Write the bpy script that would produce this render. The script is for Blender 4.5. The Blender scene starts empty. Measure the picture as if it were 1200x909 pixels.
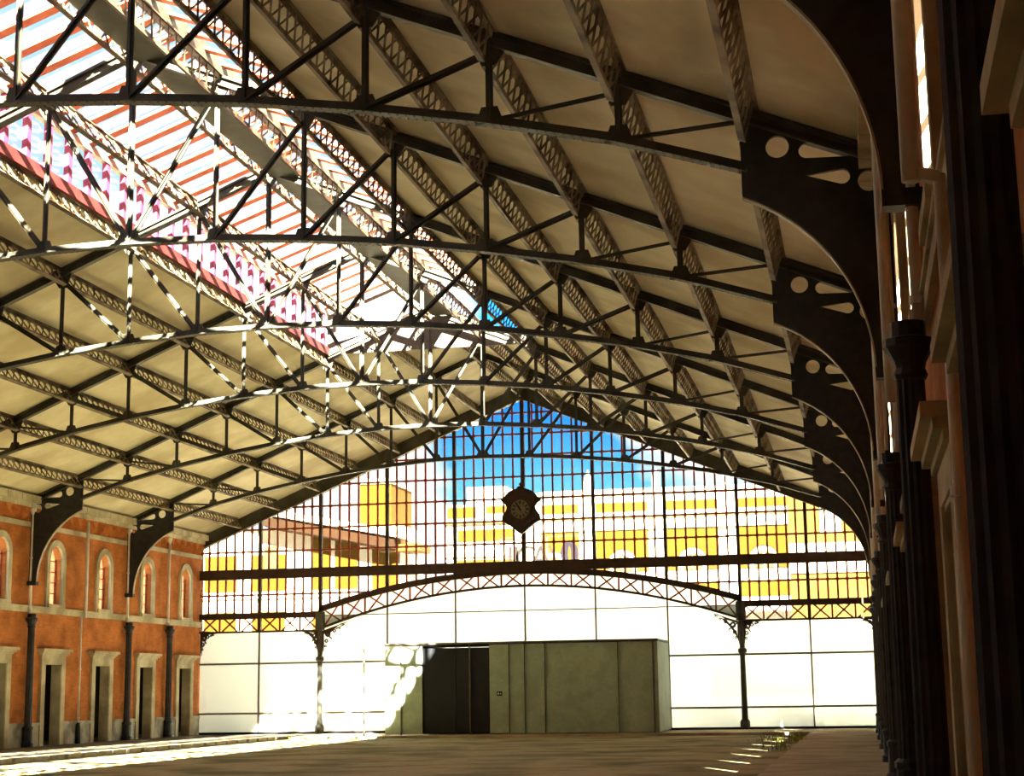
import bpy, math, random
from mathutils import Vector, Matrix
random.seed(7)
S = bpy.context.scene
COL = S.collection
PI = math.pi
R = math.radians

# ------------------------------------------------------------------ site dimensions (metres)
HALF = 13.93          # half width of the hall, wall face to wall face
G = 65.62             # the glazed end wall
L = 7.535             # truss spacing
NT = 8                # trusses
YK = lambda k: G + 0.2 - L * k
PN = 1.742            # panel of a truss
RZ = lambda x: 13.84 - 0.414 * abs(x)     # rafter centre line
ROOFU = lambda x: RZ(x) + 0.13            # underside of the roof
GROUND = -0.10

# ------------------------------------------------------------------ materials
def new_mat(name):
    m = bpy.data.materials.new(name); m.use_nodes = True
    nt = m.node_tree
    for n in list(nt.nodes):
        if n.type != 'OUTPUT_MATERIAL': nt.nodes.remove(n)
    return m, nt, nt.nodes['Material Output']

def noise_mat(name, c1, c2, scale=3.0, rough=0.8, metal=0.0, bump=0.0, c3=None, scale2=None, detail=6, spec=0.3, stretch=None):
    m, nt, out = new_mat(name)
    N = nt.nodes; Lk = nt.links.new
    b = N.new('ShaderNodeBsdfPrincipled'); Lk(b.outputs[0], out.inputs[0])
    b.inputs['Roughness'].default_value = rough; b.inputs['Metallic'].default_value = metal
    b.inputs['Specular IOR Level'].default_value = spec
    g = N.new('ShaderNodeNewGeometry')
    src = g.outputs['Position']
    if stretch:
        mp = N.new('ShaderNodeMapping'); mp.inputs['Scale'].default_value = stretch
        Lk(src, mp.inputs[0]); src = mp.outputs[0]
    nz = N.new('ShaderNodeTexNoise'); nz.inputs['Scale'].default_value = scale; nz.inputs['Detail'].default_value = detail
    Lk(src, nz.inputs['Vector'])
    r = N.new('ShaderNodeValToRGB'); Lk(nz.outputs['Fac'], r.inputs[0])
    r.color_ramp.elements[0].position = 0.35; r.color_ramp.elements[0].color = (*c1, 1)
    r.color_ramp.elements[1].position = 0.65; r.color_ramp.elements[1].color = (*c2, 1)
    colour = r.outputs[0]
    if c3:
        n2 = N.new('ShaderNodeTexNoise'); n2.inputs['Scale'].default_value = scale2 or scale * .2; n2.inputs['Detail'].default_value = 8
        Lk(src, n2.inputs['Vector'])
        r2 = N.new('ShaderNodeValToRGB'); Lk(n2.outputs['Fac'], r2.inputs[0])
        r2.color_ramp.elements[0].position = .45; r2.color_ramp.elements[1].position = .62
        mx = N.new('ShaderNodeMix'); mx.data_type = 'RGBA'
        Lk(r2.outputs[0], mx.inputs[0]); Lk(colour, mx.inputs[6]); mx.inputs[7].default_value = (*c3, 1)
        colour = mx.outputs[2]
    Lk(colour, b.inputs['Base Color'])
    if bump:
        bp = N.new('ShaderNodeBump'); bp.inputs['Strength'].default_value = bump; bp.inputs['Distance'].default_value = .02
        Lk(nz.outputs['Fac'], bp.inputs['Height']); Lk(bp.outputs[0], b.inputs['Normal'])
    return m

def brick_mat(name, c1, c2, mortar):
    m, nt, out = new_mat(name)
    N = nt.nodes; Lk = nt.links.new
    b = N.new('ShaderNodeBsdfPrincipled'); Lk(b.outputs[0], out.inputs[0]); b.inputs['Roughness'].default_value = .9
    b.inputs['Specular IOR Level'].default_value = .15
    g = N.new('ShaderNodeNewGeometry'); sp = N.new('ShaderNodeSeparateXYZ'); Lk(g.outputs['Position'], sp.inputs[0])
    ad = N.new('ShaderNodeMath'); ad.operation = 'ADD'; Lk(sp.outputs[0], ad.inputs[0]); Lk(sp.outputs[1], ad.inputs[1])
    cb = N.new('ShaderNodeCombineXYZ'); Lk(ad.outputs[0], cb.inputs[0]); Lk(sp.outputs[2], cb.inputs[1])
    br = N.new('ShaderNodeTexBrick'); Lk(cb.outputs[0], br.inputs['Vector'])
    br.inputs['Color1'].default_value = (*c1, 1); br.inputs['Color2'].default_value = (*c2, 1); br.inputs['Mortar'].default_value = (*mortar, 1)
    br.inputs['Scale'].default_value = 1; br.inputs['Brick Width'].default_value = .25; br.inputs['Row Height'].default_value = .075
    br.inputs['Mortar Size'].default_value = .008; br.inputs['Bias'].default_value = -.2
    nz = N.new('ShaderNodeTexNoise'); nz.inputs['Scale'].default_value = 1.6; nz.inputs['Detail'].default_value = 9; Lk(g.outputs['Position'], nz.inputs['Vector'])
    r = N.new('ShaderNodeValToRGB'); Lk(nz.outputs['Fac'], r.inputs[0])
    r.color_ramp.elements[0].position = .3; r.color_ramp.elements[0].color = (.6, .55, .5, 1)
    r.color_ramp.elements[1].position = .65; r.color_ramp.elements[1].color = (1, 1, 1, 1)
    mx = N.new('ShaderNodeMix'); mx.data_type = 'RGBA'; mx.blend_type = 'MULTIPLY'; mx.inputs[0].default_value = 1
    Lk(br.outputs[0], mx.inputs[6]); Lk(r.outputs[0], mx.inputs[7]); Lk(mx.outputs[2], b.inputs['Base Color'])
    bp = N.new('ShaderNodeBump'); bp.inputs['Strength'].default_value = .4; bp.inputs['Distance'].default_value = .01
    Lk(br.outputs['Fac'], bp.inputs['Height']); bp.invert = True; Lk(bp.outputs[0], b.inputs['Normal'])
    return m

def glass_mat(name, tint, gloss=.06):
    m, nt, out = new_mat(name)
    N = nt.nodes; Lk = nt.links.new
    t = N.new('ShaderNodeBsdfTransparent'); t.inputs[0].default_value = (*tint, 1)
    gl = N.new('ShaderNodeBsdfGlossy'); gl.inputs['Roughness'].default_value = .05
    mx = N.new('ShaderNodeMixShader'); mx.inputs[0].default_value = gloss
    Lk(t.outputs[0], mx.inputs[1]); Lk(gl.outputs[0], mx.inputs[2]); Lk(mx.outputs[0], out.inputs[0])
    return m

def frosted_mat(name, col, clear=.12, diff=.35):
    m, nt, out = new_mat(name)
    N = nt.nodes; Lk = nt.links.new
    tr = N.new('ShaderNodeBsdfTranslucent'); tr.inputs[0].default_value = (*col, 1)
    df = N.new('ShaderNodeBsdfDiffuse'); df.inputs[0].default_value = (*col, 1)
    t = N.new('ShaderNodeBsdfTransparent'); t.inputs[0].default_value = (*col, 1)
    a = N.new('ShaderNodeMixShader'); a.inputs[0].default_value = diff
    Lk(tr.outputs[0], a.inputs[1]); Lk(df.outputs[0], a.inputs[2])
    c = N.new('ShaderNodeMixShader'); c.inputs[0].default_value = clear
    Lk(a.outputs[0], c.inputs[1]); Lk(t.outputs[0], c.inputs[2]); Lk(c.outputs[0], out.inputs[0])
    return m

M = {}
M['steel'] = noise_mat('weathered_grey_green_steel', (.05, .048, .034), (.085, .083, .06), 3, .5, 0, .1, (.045, .035, .02), 1.2, spec=.35)
M['purlin'] = noise_mat('brown_grey_purlin_paint', (.22, .175, .10), (.30, .24, .145), 2.5, .6, 0, 0, (.09, .05, .025), 1.4)
M['iron'] = noise_mat('black_cast_iron', (.014, .015, .017), (.03, .03, .03), 6, .5, 0, .1, spec=.4)
M['roof'] = noise_mat('cream_roof_boarding', (.74, .67, .45), (.82, .76, .54), 1.6, .85, 0, .1, (.6, .52, .32), .5)
M['roof_out'] = noise_mat('clay_roof_tiles', (.2, .08, .04), (.3, .12, .06), 4, .9)
M['brick'] = brick_mat('orange_brick', (.66, .215, .05), (.54, .16, .035), (.5, .25, .1))
M['stone'] = noise_mat('pale_limestone', (.52, .46, .3), (.66, .6, .42), 2.4, .85, 0, .2, (.38, .32, .2), 1.1)
M['plinth'] = noise_mat('grey_stone_plinth', (.42, .4, .32), (.55, .53, .42), 3, .85, 0, .2, (.22, .2, .15), 1.3)
M['white'] = noise_mat('white_painted_metal', (.72, .7, .62), (.85, .83, .76), 4, .45)
M['glazebar'] = noise_mat('halation_red_glazing_bar', (.26, .04, .010), (.34, .055, .015), 5, .6)  # brown-red bars, with the halation glow painted in as extra red
M['girder'] = noise_mat('dark_brown_girder', (.03, .014, .008), (.06, .025, .012), 4, .6)
M['redwood'] = noise_mat('red_painted_timber', (.5, .1, .05), (.6, .15, .07), 4, .6)
M['sillred'] = noise_mat('dark_red_sill_paint', (.10, .01, .01), (.14, .02, .015), 4, .6)
M['pink'] = noise_mat('pink_painted_timber', (.2, .02, .06), (.25, .035, .08), 4, .6)
M['ground'] = noise_mat('trampled_dirt', (.38, .32, .17), (.48, .41, .23), 5, .95, 0, .6, (.17, .17, .07), .45, 10)
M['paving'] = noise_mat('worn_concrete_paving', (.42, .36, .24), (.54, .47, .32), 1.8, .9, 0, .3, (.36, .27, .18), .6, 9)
M['paving_left'] = noise_mat('low_bounce_worn_paving', (.15, .13, .085), (.22, .19, .13), 1.8, .9, 0, .3, (.11, .09, .06), .6, 9)  # darker copy of the worn paving, to cut sunlight bounced onto the left roof
M['kerb'] = noise_mat('pale_kerb_stone', (.42, .38, .26), (.55, .5, .36), 3, .85, 0, .3)
M['panel'] = noise_mat('grey_green_cladding', (.37, .46, .34), (.43, .53, .40), 9, .6, 0, 0, (.34, .41, .31), 2)
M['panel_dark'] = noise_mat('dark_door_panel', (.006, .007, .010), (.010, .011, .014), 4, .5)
M['frame'] = noise_mat('thin_brown_metal_frame', (.10, .08, .06), (.15, .12, .09), 5, .5)
M['wood'] = noise_mat('dark_carved_wood', (.022, .010, .006), (.05, .022, .012), 7, .45, 0, .3)
M['dial'] = noise_mat('aged_enamel_dial', (.14, .11, .06), (.2, .16, .1), 6, .4)
M['black'] = noise_mat('matt_black', (.008, .008, .008), (.012, .012, .012), 6, .8)
M['dark'] = noise_mat('unlit_room_dark', (.02, .018, .015), (.03, .026, .02), 2, .95)  # near-black stands in for the shade inside the unlit rear rooms
M['weed'] = noise_mat('weed_green', (.12, .16, .02), (.25, .25, .03), 6, .9)
M['bush'] = noise_mat('bush_green', (.10, .16, .05), (.2, .24, .07), 6, .9)
M['yellow'] = noise_mat('ochre_yellow_render', (.092, .046, .0003), (.108, .055, .0004), .8, .9)
M['orange'] = noise_mat('deep_orange_render', (.12, .065, .012), (.14, .08, .018), .8, .9)
M['facwhite'] = noise_mat('white_render', (.68, .62, .5), (.78, .74, .62), .7, .9)
M['beige'] = noise_mat('beige_mortar', (.10, .07, .03), (.13, .09, .04), .9, .9)
M['asphalt'] = noise_mat('pale_forecourt', (.38, .36, .3), (.46, .43, .36), .5, .9)
M['soffit'] = noise_mat('brown_soffit', (.03, .012, .003), (.04, .016, .004), .9, .9)
M['tarnish'] = noise_mat('purple_sign_enamel', (.010, .007, .018), (.014, .009, .022), 3, .5)
M['signgrey'] = noise_mat('faded_sign_letter', (.022, .016, .014), (.03, .022, .02), 3, .7)
M['glass'] = glass_mat('clear_glass', (.96, .97, .97), .04)
M['gableglass'] = glass_mat('dimming_gable_glass', (.62, .62, .6), .03)  # grey tint put in to dim the bright view outside
M['frost'] = frosted_mat('frosted_white_glass', (.78, .81, .79))
M['brickout'] = brick_mat('rear_brick', (.12, .04, .01), (.09, .03, .008), (.12, .06, .03))

# ------------------------------------------------------------------ mesh helpers
class MB:
    def __init__(s): s.v = []; s.f = []
    def hexa(s, p):
        n = len(s.v); s.v += [tuple(q) for q in p]
        s.f += [(n, n+3, n+2, n+1), (n+4, n+5, n+6, n+7), (n, n+1, n+5, n+4), (n+1, n+2, n+6, n+5), (n+2, n+3, n+7, n+6), (n+3, n, n+4, n+7)]
        return s
    def box(s, x0, x1, y0, y1, z0, z1):
        return s.hexa([(x0, y0, z0), (x1, y0, z0), (x1, y1, z0), (x0, y1, z0), (x0, y0, z1), (x1, y0, z1), (x1, y1, z1), (x0, y1, z1)])
    def bar(s, a, b, w, h, up=(0, 0, 1)):
        """a bar from a to b: w across, h along the direction nearest to up"""
        a = Vector(a); b = Vector(b); d = (b - a).normalized(); u = Vector(up)
        side = d.cross(u)
        if side.length < 1e-4: side = d.cross(Vector((1, 0, 0)))
        side.normalize(); u = side.cross(d).normalized()
        p = []
        for c in (a, b):
            for i, j in ((-1, -1), (1, -1), (1, 1), (-1, 1)): p.append(c + side * i * w / 2 + u * j * h / 2)
        return s.hexa(p)
    def angle(s, a, b, w, t, up=(0, 0, 1)):
        """T section: a plate and a web, like a pair of riveted angles"""
        s.bar(a, b, w, t, up); s.bar(a, b, t, w, up); return s
    def lathe(s, c, prof, n=16, flute=0.0):
        base = len(s.v)
        for r, z in prof:
            for i in range(n):
                a = 2 * PI * i / n; rr = r * (1 - (flute if i % 2 else 0)) if flute else r
                s.v.append((c[0] + rr * math.cos(a), c[1] + rr * math.sin(a), c[2] + z))
        for j in range(len(prof) - 1):
            for i in range(n):
                k = (i + 1) % n
                s.f.append((base + j*n + i, base + j*n + k, base + (j+1)*n + k, base + (j+1)*n + i))
        s.f.append(tuple(base + i for i in reversed(range(n))))
        s.f.append(tuple(base + (len(prof)-1)*n + i for i in range(n)))
        return s
    def strip(s, pts, y0, y1, t, nrm):
        """a curved flat bar: pts in x,z; extent y0..y1; thickness t on the side nrm(x,z)"""
        n = len(s.v)
        for (x, z) in pts:
            nx, nz = nrm(x, z)
            s.v += [(x, y0, z), (x, y1, z), (x + nx*t, y1, z + nz*t), (x + nx*t, y0, z + nz*t)]
        for i in range(len(pts) - 1):
            a = n + 4*i; b = a + 4
            for j in range(4): s.f.append((a + j, a + (j+1) % 4, b + (j+1) % 4, b + j))
        s.f.append((n+3, n+2, n+1, n)); e = n + 4*(len(pts)-1); s.f.append((e, e+1, e+2, e+3))
        return s
    def merge(s, me):
        n = len(s.v); s.v += [tuple(v.co) for v in me.vertices]; s.f += [tuple(n + i for i in p.vertices) for p in me.polygons]; return s
    def mesh(s, name, mat, smooth=False):
        me = bpy.data.meshes.new(name); me.from_pydata(s.v, [], s.f); me.update()
        me.materials.append(mat)
        if smooth:
            for p in me.polygons: p.use_smooth = True
        return me
    def build(s, name, mat, parent=None, smooth=False):
        return link(name, s.mesh(name, mat, smooth), parent)

def link(name, me, parent=None):
    o = bpy.data.objects.new(name, me); COL.objects.link(o)
    if parent is not None: o.parent = parent
    return o
def empty(name, loc=(0, 0, 0)):
    o = bpy.data.objects.new(name, None); COL.objects.link(o); o.location = loc; o.empty_display_size = .1; return o
def tag(o, label=None, cat=None, group=None, kind=None):
    if label: o['label'] = label
    if cat: o['category'] = cat
    if group: o['group'] = group
    if kind: o['kind'] = kind
    return o
def struct(o, label=None): return tag(o, label, None, None, 'structure')
def copy_tree(o, parent=None):
    c = o.copy(); COL.objects.link(c)
    if parent is not None: c.parent = parent
    for ch in list(o.children): copy_tree(ch, c)
    return c

def plate(polys, t, fn):
    """a flat plate with holes: polys[0] outline, the rest holes; fn maps (u, v, w) to xyz"""
    cu = bpy.data.curves.new('tmp', 'CURVE'); cu.dimensions = '2D'; cu.fill_mode = 'BOTH'; cu.extrude = t / 2
    for p in polys:
        sp = cu.splines.new('POLY'); sp.points.add(len(p) - 1); sp.use_cyclic_u = True
        for i, (u, v) in enumerate(p): sp.points[i].co = (u, v, 0, 1)
    o = bpy.data.objects.new('tmp', cu); COL.objects.link(o)
    dg = bpy.context.evaluated_depsgraph_get(); dg.update()
    me = bpy.data.meshes.new_from_object(o.evaluated_get(dg))
    mb = MB(); mb.v = [tuple(fn(*v.co)) for v in me.vertices]; mb.f = [tuple(p.vertices) for p in me.polygons]
    bpy.data.objects.remove(o); bpy.data.curves.remove(cu); bpy.data.meshes.remove(me)
    return mb
def circ(cx, cy, r, n=20, a0=0, a1=2*PI):
    full = abs(a1 - a0 - 2*PI) < 1e-6
    m = n if full else n - 1
    return [(cx + r*math.cos(a0 + (a1-a0)*i/m), cy + r*math.sin(a0 + (a1-a0)*i/m)) for i in range(n)]

ORD = ['zero', 'first', 'second', 'third', 'fourth', 'fifth', 'sixth', 'seventh', 'eighth', 'ninth', 'tenth', 'eleventh', 'twelfth', 'thirteenth', 'fourteenth', 'fifteenth', 'sixteenth', 'seventeenth', 'eighteenth', 'nineteenth', 'twentieth']
SIDE = {1: 'right', -1: 'left'}

# ------------------------------------------------------------------ roof trusses
CH = [(0, 9.99), (PN, 9.95), (2*PN, 9.82), (3*PN, 9.63), (4*PN, 9.36), (5*PN, 9.03), (6*PN, 8.62), (12.12, 8.08)]   # bottom chord nodes
def chz(x):
    x = abs(x)
    for (a, za), (b, zb) in zip(CH, CH[1:]):
        if x <= b + 1e-6: return za + (zb - za) * (x - a) / (b - a)
    return CH[-1][1]
ARC = [(11.1 + 2.5*math.cos(a), 5.4 + 2.52*math.sin(a)) for a in [R(d) for d in range(68, -1, -4)]]

def make_truss():
    root = empty('roof_truss', (0, 0, 0))
    for s in (-1, 1):
        m = MB(); m.bar((0, 0, RZ(0)-.09), (s*13.9, 0, RZ(13.9)-.09), .17, .03); m.bar((0, 0, RZ(0)), (s*13.9, 0, RZ(13.9)), .05, .18)
        m.bar((0, 0, RZ(0)+.09), (s*13.9, 0, RZ(13.9)+.09), .17, .05)
        m.build('rafter', M['steel'], root)
    # curved bottom chord with rivet heads along its flange
    m = MB(); xs = [i*12.1/28 for i in range(-28, 29)]
    for a, b in zip(xs, xs[1:]):
        m.bar((a, 0, chz(a)), (b, 0, chz(b)), .2, .035); m.bar((a, 0, chz(a)+.06), (b, 0, chz(b)+.06), .04, .12)
    for i in range(-100, 101):
        x = i*.12; z = chz(x) - .018
        for y in (-.065, .065):
            n = len(m.v); m.v += [(x-.016, y-.016, z), (x+.016, y-.016, z), (x+.016, y+.016, z), (x-.016, y+.016, z), (x, y, z-.016)]
            m.f += [(n+1, n, n+4), (n+2, n+1, n+4), (n+3, n+2, n+4), (n, n+3, n+4)]
    m.build('bottom_chord', M['steel'], root)
    for i in range(-6, 7):
        x = i*PN; w = .10 if i else .13
        MB().angle((x, 0, chz(x)), (x, 0, RZ(x)-.05), w, .025, (0, 1, 0)).build('vertical_strut', M['steel'], root)
    for s in (-1, 1):
        for i in range(7):
            a = (s*i*PN, 0, chz(i*PN)+.04); j = i + 1
            b = (s*j*PN, 0, RZ(j*PN)-.2) if j < 7 else (s*12.12, 0, RZ(12.12)-.05)
            w = .11 if i < 5 else .06
            MB().angle(a, b, w, .025, (0, 1, 0)).build('diagonal_brace', M['steel'], root)
    for i in range(-6, 7):
        x = i*PN; z = chz(x)
        k = .30 if i == 0 else .2
        plate([[(x-k, z), (x+k, z), (x+k*.55, z+.24), (x-k*.55, z+.24)]], .03, lambda u, v, w: (u, w, v)).build('lower_gusset', M['steel'], root)
        z = RZ(x)
        pl = [(x-.26, RZ(abs(x-.26))-.02), (x-.1, z-.38), (x+.1, z-.38), (x+.26, RZ(abs(x+.26))-.02)]
        plate([pl], .035, lambda u, v, w: (u, w, v)).build('upper_gusset', M['steel'], root)
    # knee brackets: pierced plate and pale curved rim
    for s in (-1, 1):
        out = ARC + [(13.88, 5.4), (13.88, RZ(13.88)+.05), (11.95, RZ(11.95)-.02), (12.03, RZ(12.03)-.12), (12.03, ARC[0][1]+.03)]
        tear1 = circ(12.87, 8.3, .105, 9, R(80), R(280)) + [(13.4, 8.18)]
        tear2 = circ(13.30, 7.92, .10, 9, R(-100), R(100)) + [(12.83, 7.97)]
        holes = [circ(12.5, 8.38, .15, 20), tear1, tear2, circ(13.63, 7.84, .14, 20)]
        polys = [[(s*u, v) for u, v in p] for p in [out] + holes]
        b = plate(polys, .06, lambda u, v, w: (u, w, v)).build('knee_bracket', M['iron'], root)
        n = lambda x, z: ((s*11.1 - x)/2.5*-1*0 + (-(x - s*11.1))/2.6, -(z - 5.4)/2.6)
        f = MB().strip([(s*u, v) for u, v in ARC], -.06, .06, .022, n).build('curved_rim', M['rim'], b)
        MB().box(min(s*13.58, s*13.9), max(s*13.58, s*13.9), -.1, .1, 5.28, 5.42).build('bracket_foot', M['iron'], b)
    return root
M['rim'] = noise_mat('painted_shine_bracket_rim', (.30, .26, .16), (.4, .35, .22), 4, .5)  # pale colour paints in the light catching the curved rim
proto = make_truss()
for k in range(1, NT + 1):
    o = proto if k == 1 else copy_tree(proto)
    o.location = (0, YK(k), 0)
    tag(o, f'arched riveted steel roof truss, {ORD[k]} one counted from the glazed end wall', 'roof truss', 'arched steel roof trusses')

# ------------------------------------------------------------------ lattice purlins, one per bay
def purlin_meshes():
    n = 21; ln = L - .12; st = ln / n; top, bot = 0.0, -.44
    w = MB()
    for i in range(n):
        a = .06 + i*st
        w.bar((0, a, bot+.02), (0, a+st, top-.02), .018, .03, (1, 0, 0)); w.bar((.02, a, top-.02), (.02, a+st, bot+.02), .018, .03, (1, 0, 0))
    t = MB(); t.box(-.06, .06, .06, L-.06, top-.02, top+.005); t.box(-.012, .012, .06, L-.06, top-.1, top-.02)
    b = MB(); b.box(-.05, .05, .06, L-.06, bot-.02, bot+.005); b.box(-.012, .012, .06, L-.06, bot, bot+.07)
    return w.mesh('lattice_web', M['purlin']), t.mesh('top_flange', M['purlin']), b.mesh('bottom_flange', M['purlin'])
pw, pt, pb = purlin_meshes()
LINES = [i*PN for i in range(-6, 7)] + [-12.15, 12.15]
for x in LINES:
    i = round(x / PN); s = 1 if i > 0 else -1
    line = 'ridge line' if i == 0 else f'{ORD[abs(i)]} line {SIDE[s]} of the ridge'
    for k in range(0, NT):
        r = empty('lattice_purlin', (x + (.08 if i > 0 else -.08 if i < 0 else 0), YK(k+1), RZ(x) + .09)); r.rotation_euler = (0, R(22.5)*(s if i else 0), 0)
        where = 'end bay beside glazed wall' if k == 0 else f'{ORD[k+1]} bay from glazed wall'
        tag(r, f'lattice purlin on {line}, {where}', 'roof purlin', 'lattice purlins under the roof boarding')
        for nm, me in (('lattice_web', pw), ('top_flange', pt), ('bottom_flange', pb)): link(nm, me, r)
        if k == 0: r.scale = (1, (L - .45)/L, 1)

# ------------------------------------------------------------------ roof boarding with the opening for the lantern
LY0, LY1 = YK(7), YK(2)          # seventh to second truss; unseen near end shortened to darken the near roof
YB = -9.0
m = MB()
def slab(xa, xb, y0, y1):
    za, zb = ROOFU(xa), ROOFU(xb)
    m.hexa([(xa, y0, za), (xb, y0, zb), (xb, y1, zb), (xa, y1, za), (xa, y0, za+.12), (xb, y0, zb+.12), (xb, y1, zb+.12), (xa, y1, za+.12)])
for s in (-1, 1):
    slab(s*3.55, s*14.6, YB, G+.35) if s > 0 else slab(-14.6, -3.55, YB, G+.35)
    for (a, b) in ((YB, LY0), (LY1, G+.35)):
        slab(0, 3.55, a, b) if s > 0 else slab(-3.55, 0, a, b)
struct(m.build('ceiling', M['roof']), 'cream boarded roof underside sloping both ways from the ridge')

# ------------------------------------------------------------------ lantern skylight
lan = empty('roof_lantern', (0, LY0, 0))
tag(lan, 'long raised glass roof lantern with red rafters running along the ridge', 'skylight')
NL = 40; st = (LY1 - LY0) / NL
ZS0 = ROOFU(3.5) + .12; ZS1 = ZS0 + 1.2; LR = lambda x: ZS1 + .12 + .36*(3.55 - abs(x))
for s in (-1, 1):
    MB().box(s*3.5-.09, s*3.5+.09, 0, LY1-LY0, ZS0-.14, ZS0+.12).build('sill_beam', M['sillred'], lan)
    MB().box(s*3.5-.08, s*3.5+.08, 0, LY1-LY0, ZS1-.02, ZS1+.14).build('eaves_beam', M['frame'], lan)
    MB().box(s*3.56-.006, s*3.56+.006, 0, LY1-LY0, ZS0+.12, ZS1).build('side_glass', M['glass'], lan)
    MB().hexa([(s*3.7, 0, LR(3.7)+.13), (0, 0, LR(0)+.13), (0, LY1-LY0, LR(0)+.13), (s*3.7, LY1-LY0, LR(3.7)+.13),
               (s*3.7, 0, LR(3.7)+.14), (0, 0, LR(0)+.14), (0, LY1-LY0, LR(0)+.14), (s*3.7, LY1-LY0, LR(3.7)+.14)]).build('roof_glass', M['glass'], lan)
mul = MB().box(-.06, .06, -.085, .085, ZS0+.1, ZS1).mesh('side_mullion', M['pink'])
for s in (-1, 1):
    mm = MB(); mm.bar((0, 0, LR(0)), (s*3.6, 0, LR(3.6)), .26, .06)
    rf = mm.mesh('glazing_rafter', M['redwood'])
    for i in range(NL + 1):
        if i < NL:
            o = link('glazing_rafter', rf, lan); o.location = (0, (i+.5)*st, 0)
            o = link('side_mullion', mul, lan); o.location = (s*3.5, (i+.5)*st, 0)
MB().box(-.12, .12, 0, LY1-LY0, LR(0)-.25, LR(0)+.1).build('ridge_beam', M['steel'], lan)
for yy in (0, LY1 - LY0):
    plate([[(-3.5, ZS0-.1), (3.5, ZS0-.1), (3.5, ZS1+.1), (0, LR(0)), (-3.5, ZS1+.1)], [(-3.2, ZS0+.3), (-.2, ZS0+1.0), (-.2, LR(0)-.3), (-3.2, ZS1-.02)], [(3.2, ZS0+.3), (3.2, ZS1-.02), (.2, LR(0)-.3), (.2, ZS0+1.0)]], .06,
          lambda u, v, w: (u, yy+w, v)).build('end_frame', M['frame'], lan)
walk = MB(); walk.box(.12, .78, LY0+.1, LY1-.1, 13.62, 13.66)
tag(walk.build('maintenance_walkway', M['steel']), 'grey plate walkway running beside the ridge inside the roof lantern', 'walkway')

# ------------------------------------------------------------------ side walls with arched windows and doors
YC = [G + .2 - L/2*(j + .5) for j in range(19)]        # centres of the half bays
YW0, YW1 = YB, G + .3
WT = .26
def arch_hole(yc, hw, z0, z1):
    zs = z1 - hw
    return [(yc - hw, z0), (yc + hw, z0)] + circ(yc, zs, hw, 11, 0, PI)
def wall(s, name):
    polys = [[(YW0, -.3), (YW1, -.3), (YW1, 8.28), (YW0, 8.28)]]
    for y in YC:
        if y < YW0 + 1: continue
        polys.append([(y-.58, 0), (y+.58, 0), (y+.58, 2.74), (y-.58, 2.74)])
        polys.append(arch_hole(y, .46, 4.74, 6.74))
    x0 = s*(HALF + WT/2)
    return struct(plate(polys, WT, lambda u, v, w: (x0 + w, u, v)).build(name, M['brick']))
wall(-1, 'wall_left'); wall(1, 'wall_right')
struct(MB().box(-14.4, 14.4, YB-.3, YB, -.3, 14).build('wall_back', M['brick']))  # unseen end wall, added to keep the low sun off the near floor

for s in (-1, 1):
    nm = SIDE[s]; xf = s*HALF
    bx = lambda m, d0, d1, y0, y1, z0, z1: m.box(min(xf - s*d0, xf - s*d1), max(xf - s*d0, xf - s*d1), y0, y1, z0, z1)
    m = MB()
    edges = [YW0] + [v for y in sorted(YC) if y > YW0+1 for v in (y-.86, y+.86)] + [G-.05]
    for a, b in zip(edges[::2], edges[1::2]):
        bx(m, -.02, .07, a, b, GROUND-.1, .68); bx(m, -.02, .10, a, b, .68, .78)
    struct(m.build('baseboard_' + nm, M['plinth']))
    m = MB(); bx(m, -.02, .07, YW0, G-.05, 4.40, 4.60); bx(m, -.02, .10, YW0, G-.05, 4.56, 4.62)
    struct(m.build('trim_1' if s < 0 else 'trim_2', M['stone']))
    m = MB(); bx(m, -.02, .06, YW0, G-.05, 7.24, 7.40)
    struct(m.build('trim_3' if s < 0 else 'trim_4', M['stone']))
    # cornice: stone blocks with open joints over pointed brick corbels
    m = MB(); c = MB(); y = YW0
    while y < G - .9:
        bx(m, -.02, .26, y+.02, y+.922, 7.86, 8.0); bx(m, -.02, .42, y+.02, y+.922, 8.0, 8.24)
        y += .942
    struct(m.build('trim_5' if s < 0 else 'trim_6', M['stone']))
    y = YW0
    while y < G - .5:
        x1 = xf - s*.2
        n = len(c.v); c.v += [(xf + s*.02, y, 7.87), (xf + s*.02, y+.44, 7.87), (x1, y+.44, 7.87), (x1, y, 7.87), (xf + s*.02, y+.22, 7.42), (x1, y+.22, 7.56)]
        c.f += [(n, n+1, n+2, n+3), (n, n+3, n+5, n+4), (n+1, n+4, n+5, n+2), (n, n+4, n+1), (n+3, n+2, n+5)]
        y += .628
    struct(c.build('trim_7' if s < 0 else 'trim_8', M['brick']))

def window_parts(s, y, root):
    xf = s*HALF
    fn = lambda u, v, w: (xf - s*.03 + w, u, v)
    hw, z0, z1 = .46, 4.74, 6.74
    plate([arch_hole(y, hw+.22, 4.62, z1+.22), arch_hole(y, hw, z0, z1)], .10, fn).build('stone_surround', M['stone'], root)
    b = lambda m, d0, d1, y0, y1, a, c: m.box(min(xf + s*d0, xf + s*d1), max(xf + s*d0, xf + s*d1), y0, y1, a, c)
    b(MB(), -.14, .3, y-.6, y+.6, 4.62, 4.74).build('sill', M['stone'], root)
    m = MB(); x = .2
    for yy in (y-.44, y, y+.44): b(m, x-.02, x+.02, yy-.02, yy+.02, z0, z1-.02 if yy == y else z1-.42)
    for i in range(5): b(m, x-.02, x+.02, y-.45, y+.45, z0+.02+i*.37-.015, z0+.02+i*.37+.015)
    sash = m.build('sash', M['glazebar'], root)
    plate([arch_hole(y, hw, z0, z1)], .01, lambda u, v, w: (xf + s*(x+.03) + w, u, v)).build('pane', M['glass'], sash)

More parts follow.
